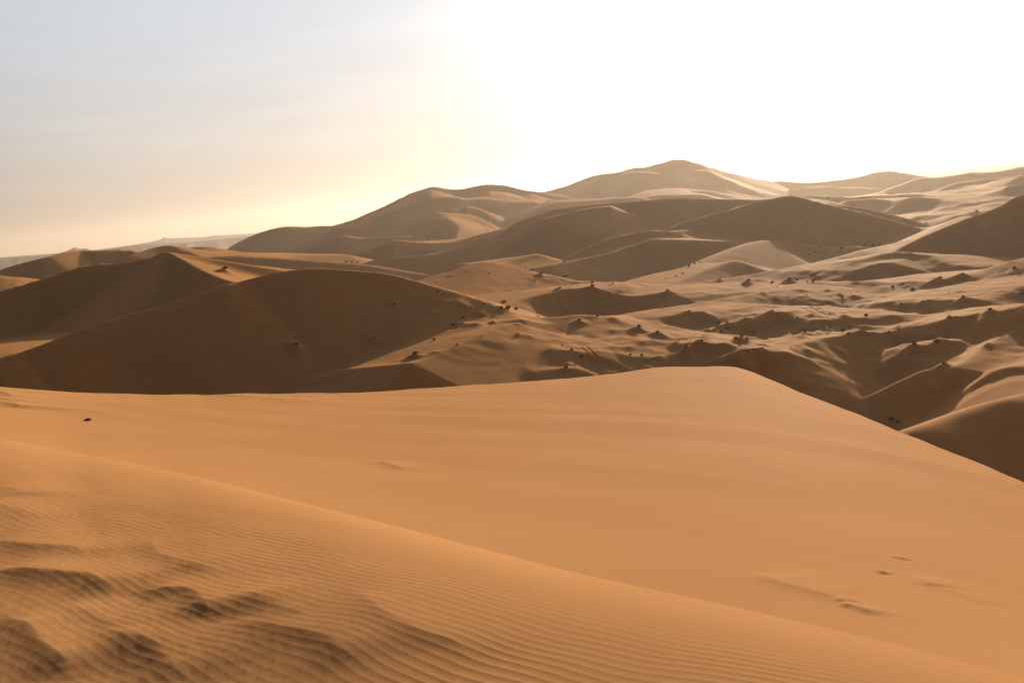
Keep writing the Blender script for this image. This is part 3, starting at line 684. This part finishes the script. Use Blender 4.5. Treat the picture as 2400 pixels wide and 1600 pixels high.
# ------------------------------------------------------------------ camel trains far off
M_CAMEL = plain("camel_coat", (.10, .065, .04), (.15, .10, .06), 3)
def camel_mesh():
    J = {  # joint: position (x forward), radius
     'pel': ((-.55, 0, 1.42), .27), 'hump': ((-.05, 0, 1.78), .22), 'bel': ((0, 0, 1.38), .36), 'che': ((.60, 0, 1.36), .30), 'n1': ((.95, 0, 1.32), .15), 'n2': ((1.22, 0, 1.55), .11), 'n3': ((1.34, 0, 1.90), .10), 'hd': ((1.50, 0, 2.08), .11), 'mz': ((1.78, 0, 2.00), .065),
     'tl': ((-.86, 0, 1.30), .05), 'tl2': ((-.90, 0, .95), .03)}
    E = [('pel','bel'),('bel','hump'),('bel','che'),('che','n1'),('n1','n2'),('n2','n3'),('n3','hd'),('hd','mz'),('pel','tl'),('tl','tl2')]
    for sgn, nm in ((-1, 'l'), (1, 'r')):
        ph = .16 * sgn
        J['k1' + nm] = ((.60 + ph, .17 * sgn, .72), .085); J['f1' + nm] = ((.58 + ph * 1.6, .17 * sgn, .08), .07); J['s1' + nm] = ((.60, .17 * sgn, 1.10), .13)
        J['h2' + nm] = ((-.56, .17 * sgn, 1.15), .16); J['k2' + nm] = ((-.50 - ph, .17 * sgn, .85), .09); J['q2' + nm] = ((-.68 - ph, .17 * sgn, .45), .06); J['f2' + nm] = ((-.60 - ph * 1.6, .17 * sgn, .07), .07)
        E += [('che', 's1' + nm), ('s1' + nm, 'k1' + nm), ('k1' + nm, 'f1' + nm), ('pel', 'h2' + nm), ('h2' + nm, 'k2' + nm), ('k2' + nm, 'q2' + nm), ('q2' + nm, 'f2' + nm)]
    ks = list(J); me = bpy.data.meshes.new("camel_rig"); me.from_pydata([J[k][0] for k in ks], [(ks.index(a), ks.index(b)) for a, b in E], [])
    o = bpy.data.objects.new("camel_rig", me); C.objects.link(o)
    o.modifiers.new("s", 'SKIN'); sb = o.modifiers.new("u", 'SUBSURF'); sb.levels = 1; sb.render_levels = 1
    for i, k in enumerate(ks):
        r = J[k][1]; me.skin_vertices[0].data[i].radius = (r, r)
    me.skin_vertices[0].data[0].use_root = True
    dg = bpy.context.evaluated_depsgraph_get(); out = bpy.data.meshes.new_from_object(o.evaluated_get(dg))
    bpy.data.objects.remove(o); out.name = "camel"; out.materials.clear(); out.materials.append(M_CAMEL)
    for p_ in out.polygons: p_.use_smooth = True
    return out
cme = camel_mesh()
trains = [([(965,593.5),(974,593.5),(984,593),(994,592),(1005,590.5),(1017,588)], "in the long camel train on the far ridge"),
          ([(812,615),(825,614.5),(838,614)], "in the short camel train further left")]
for pts, ph in trains:
    for i, (x_, y_) in enumerate(pts):
        X_, Y_, Z_, R_ = hit(x_, y_ + 3.5, 350)
        o = bpy.data.objects.new("camel", cme); C.objects.link(o)
        o.location = (X_, Y_, Z_ - .03); o.rotation_euler = (0, 0, math.radians(12 + random.uniform(-6, 6))); s = random.uniform(1.0, 1.12); o.scale = (s, s, s)
        tagt(o, "dark walking camel, %s from left %s" % (ORD[i], ph), "camel", "camels " + ph)

# ------------------------------------------------------------------ stone on the near dune
def stone(seed):
    import bmesh
    bm = bmesh.new(); bmesh.ops.create_icosphere(bm, subdivisions=4, radius=1)
    for v in bm.verts:
        c = v.co; n = noise(np.array([c.x * 1.6 + seed]), np.array([c.y * 1.6 + c.z * 1.1]), seed)[0]; n2 = noise(np.array([c.x * 5]), np.array([c.y * 5 + c.z * 4]), seed + 1)[0]
        c *= 1 + .28 * n + .08 * n2; c.z = c.z * .55 + .12 * c.x
    me = bpy.data.meshes.new("stone"); bm.to_mesh(me); bm.free(); me.materials.append(M_STONE)
    return me
M_STONE = plain("dark_stone", (.14, .07, .035), (.24, .13, .07), 3)
def fore_ground(px, py):
    x, y, z, r = fhit(px, py)
    j = int(np.argmin(abs(AZF - math.atan2(x, y)))); return x, y, float(np.interp(r, RF[:, j], ZF[:, j])), r
x, y, z, r = fore_ground(205, 986)
o = bpy.data.objects.new("stone", stone(3)); C.objects.link(o); s = 8 * r / F; o.location = (x, y, z + s * .25); o.scale = (s, s, s)
tagt(o, "small dark stone lying alone on the near dune at left", "stone")

# ------------------------------------------------------------------ faint wheel tracks in the valley
def track(pts, wdt=.35, h=.07):
    P3 = []
    S = spline(pts, 10)
    for a_, b_ in S:
        X_, Y_, Z_, R_ = hit(a_, b_, 70); P3.append(Vector((X_, Y_, 0)))
    vs, fs = [], []
    for i, q in enumerate(P3):
        d = (P3[min(i + 1, len(P3) - 1)] - P3[max(i - 1, 0)]).normalized(); s = Vector((-d.y, d.x, 0))
        for t, hh in ((-1, -.03), (-.35, h), (.35, h), (1, -.03)):
            w_ = q + s * wdt * t * .5; vs.append((w_.x, w_.y, ground_z(w_.x, w_.y) + hh))
    for i in range(len(P3) - 1):
        for j in range(3): k = i * 4 + j; fs.append((k, k + 1, k + 5, k + 4))
    me = bpy.data.meshes.new("track"); me.from_pydata(vs, [], fs); me.materials.append(M_SAND)
    for p_ in me.polygons: p_.use_smooth = True
    struct(bpy.data.objects.new("track", me)); C.objects.link(bpy.data.objects[me.name] if me.name in bpy.data.objects else [o_ for o_ in bpy.data.objects if o_.data == me][0])
track([(1362,812),(1382,827),(1402,848),(1425,880)]); track([(1376,811),(1398,829),(1420,850),(1446,878)])
track([(1845,700),(1870,715),(1898,728),(1925,742)]); track([(1862,698),(1888,713),(1918,728),(1946,740)])


# ------------------------------------------------------------------ light and sky
EXPO = 0.9
SK = 2 ** -EXPO
VEIL = float(os.environ.get('VEIL', 1.0))
w = bpy.data.worlds.new("World"); bpy.context.scene.world = w; w.use_nodes = True
nt = w.node_tree; bg = nt.nodes["Background"]
sky = nt.nodes.new("ShaderNodeTexSky"); sky.sky_type = 'NISHITA'; sky.sun_disc = False
sky.sun_elevation = SUN_EL; sky.sun_rotation = SUN_AZ
sky.air_density = 1.0; sky.dust_density = 4.0; sky.ozone_density = 1.0; sky.altitude = 700
N_ = nt.nodes; L_ = nt.links
SKY = float(os.environ.get('SKYS', .05))
bg.inputs[1].default_value = SKY
tc = N_.new("ShaderNodeTexCoord"); 
dot = N_.new("ShaderNodeVectorMath"); dot.operation = 'DOT_PRODUCT'
nrm = N_.new("ShaderNodeVectorMath"); nrm.operation = 'NORMALIZE'
L_.new(tc.outputs['Generated'], nrm.inputs[0]); L_.new(nrm.outputs[0], dot.inputs[0])
dot.inputs[1].default_value = (math.sin(SUN_AZ) * math.cos(SUN_EL), math.cos(SUN_AZ) * math.cos(SUN_EL), math.sin(SUN_EL))
ac = N_.new("ShaderNodeMath"); ac.operation = 'ARCCOSINE'; L_.new(dot.outputs['Value'], ac.inputs[0])
# dust veil round the sun: forward scattering falls off with the angle from the sun
def ramp(src, pts, lo, hi):
    mr = N_.new("ShaderNodeMapRange"); mr.inputs[1].default_value = lo; mr.inputs[2].default_value = hi; L_.new(src, mr.inputs[0])
    cr_ = N_.new("ShaderNodeValToRGB"); L_.new(mr.outputs[0], cr_.inputs[0]); cr_.color_ramp.interpolation = 'B_SPLINE' if len(pts) > 4 else 'EASE'
    el = cr_.color_ramp.elements
    while len(el) < len(pts): el.new(.5)
    for e_, (p_, c_) in zip(el, pts): e_.position = p_; e_.color = (*c_, 1)
    return cr_.outputs[0]
g3 = lambda v: (v, v, v)
veil = ramp(ac.outputs[0], [(0, g3(1)), (.2, g3(1)), (.3, g3(1)), (.40, g3(1)), (.5, g3(.5)), (.62, g3(.14)), (1, g3(.04))], 0, math.radians(110))
sep = N_.new("ShaderNodeSeparateXYZ"); L_.new(nrm.outputs[0], sep.inputs[0])
tint = ramp(sep.outputs['Z'], [(0, (.36, .25, .17)), (.12, (.47, .37, .28)), (.3, (.57, .54, .50)), (.6, (.55, .61, .69)), (1, (.58, .66, .77))], -.02, .34)
mul = N_.new("ShaderNodeMix"); mul.data_type = 'RGBA'; mul.blend_type = 'MULTIPLY'; mul.inputs['Factor'].default_value = 1
wn = N_.new("ShaderNodeTexNoise"); wn.inputs['Scale'].default_value = 5; wn.inputs['Detail'].default_value = 5; wn.inputs['Roughness'].default_value = .6
wmp = N_.new("ShaderNodeMapping"); wmp.inputs['Scale'].default_value = (1, 1, 7); wmp.inputs['Rotation'].default_value = (.05, .12, 0)
L_.new(nrm.outputs[0], wmp.inputs[0]); L_.new(wmp.outputs[0], wn.inputs['Vector'])
wr = N_.new("ShaderNodeMapRange"); wr.inputs[1].default_value = .45; wr.inputs[2].default_value = .75; wr.inputs[3].default_value = 1; wr.inputs[4].default_value = 1.10
L_.new(wn.outputs['Fac'], wr.inputs[0])
vm = N_.new("ShaderNodeVectorMath"); vm.operation = 'SCALE'; L_.new(veil, vm.inputs[0]); L_.new(wr.outputs[0], vm.inputs['Scale']); veil = vm.outputs[0]
L_.new(veil, mul.inputs['A']); L_.new(tint, mul.inputs['B'])
sc_ = N_.new("ShaderNodeVectorMath"); sc_.operation = 'SCALE'; sc_.inputs['Scale'].default_value = VEIL * SK / SKY
L_.new(mul.outputs['Result'], sc_.inputs[0])
hs = N_.new("ShaderNodeHueSaturation"); hs.inputs['Saturation'].default_value = .2; hs.inputs['Value'].default_value = .14 * SK; L_.new(sky.outputs[0], hs.inputs['Color'])
addn = N_.new("ShaderNodeVectorMath"); addn.operation = 'ADD'
glow = ramp(ac.outputs[0], [(0, g3(1)), (.10, g3(.8)), (.18, g3(.24)), (.27, g3(.05)), (.42, g3(.01)), (.6, g3(.0))], 0, math.radians(90))
gt = ramp(sep.outputs['Z'], [(0, (1.0, .68, .40)), (.2, (1.0, .79, .57)), (.6, (1.0, .95, .88)), (1, (.98, .97, .96))], -.02, .34)
gm = N_.new("ShaderNodeMix"); gm.data_type = 'RGBA'; gm.blend_type = 'MULTIPLY'; gm.inputs['Factor'].default_value = 1
L_.new(glow, gm.inputs['A']); L_.new(gt, gm.inputs['B'])
gs = N_.new("ShaderNodeVectorMath"); gs.operation = 'SCALE'; gs.inputs['Scale'].default_value = 1.1 * SK / SKY; L_.new(gm.outputs['Result'], gs.inputs[0])
ad2 = N_.new("ShaderNodeVectorMath"); ad2.operation = 'ADD'; L_.new(sc_.outputs[0], ad2.inputs[0]); L_.new(gs.outputs[0], ad2.inputs[1])
L_.new(hs.outputs[0], addn.inputs[0]); L_.new(ad2.outputs[0], addn.inputs[1]); L_.new(addn.outputs[0], bg.inputs[0])
sl = bpy.data.lights.new("sun", 'SUN'); sl.energy = 5.0; sl.angle = math.radians(.5); sl.color = (1, .865, .67)
so = bpy.data.objects.new("sun", sl); C.objects.link(so)
sd = Vector((math.sin(SUN_AZ) * math.cos(SUN_EL), math.cos(SUN_AZ) * math.cos(SUN_EL), math.sin(SUN_EL)))
so.rotation_euler = sd.to_track_quat('Z', 'Y').to_euler()
so.location = (0, 0, 300)

HAZE = float(os.environ.get("HZ", "1"))
if HAZE:
    hz = bpy.data.meshes.new("haze")
    B = 11500; zt = 230.0; zb = -400.0
    vs = [(x, y, z) for z in (zb, zt) for y in (-B, B) for x in (-B, B)]
    hz.from_pydata(vs, [], [(0,2,3,1),(4,5,7,6),(0,1,5,4),(2,6,7,3),(0,4,6,2),(1,3,7,5)])
    m = bpy.data.materials.new("haze_air"); m.use_nodes = True
    for n in list(m.node_tree.nodes): m.node_tree.nodes.remove(n)
    out = m.node_tree.nodes.new("ShaderNodeOutputMaterial"); pv = m.node_tree.nodes.new("ShaderNodeVolumePrincipled")
    pv.inputs['Color'].default_value = (.95, .80, .66, 1); pv.inputs['Density'].default_value = 0.46e-4 * HAZE; pv.inputs['Anisotropy'].default_value = .62
    m.node_tree.links.new(pv.outputs[0], out.inputs['Volume'])
    hz.materials.append(m)
    ho = bpy.data.objects.new("haze", hz); C.objects.link(ho); ho['kind'] = 'stuff'

# ------------------------------------------------------------------ camera
cam = bpy.data.cameras.new("camera"); co = bpy.data.objects.new("camera", cam); C.objects.link(co)
cam.sensor_width = 36; cam.lens = F / 2400 * 36; cam.clip_end = 40000; cam.clip_start = .05
co.matrix_world = Matrix.Rotation(math.pi / 2 - PITCH, 4, 'X') @ Matrix.Rotation(-ROLL, 4, 'Z')
sc = bpy.context.scene; sc.camera = co
sc.view_settings.view_transform = 'Standard'; sc.view_settings.look = 'None'; sc.view_settings.gamma = 1
sc.view_settings.exposure = EXPO
sc.cycles.max_bounces = 6; sc.cycles.volume_bounces = 1; sc.cycles.diffuse_bounces = 4
sc.cycles.use_denoising = True
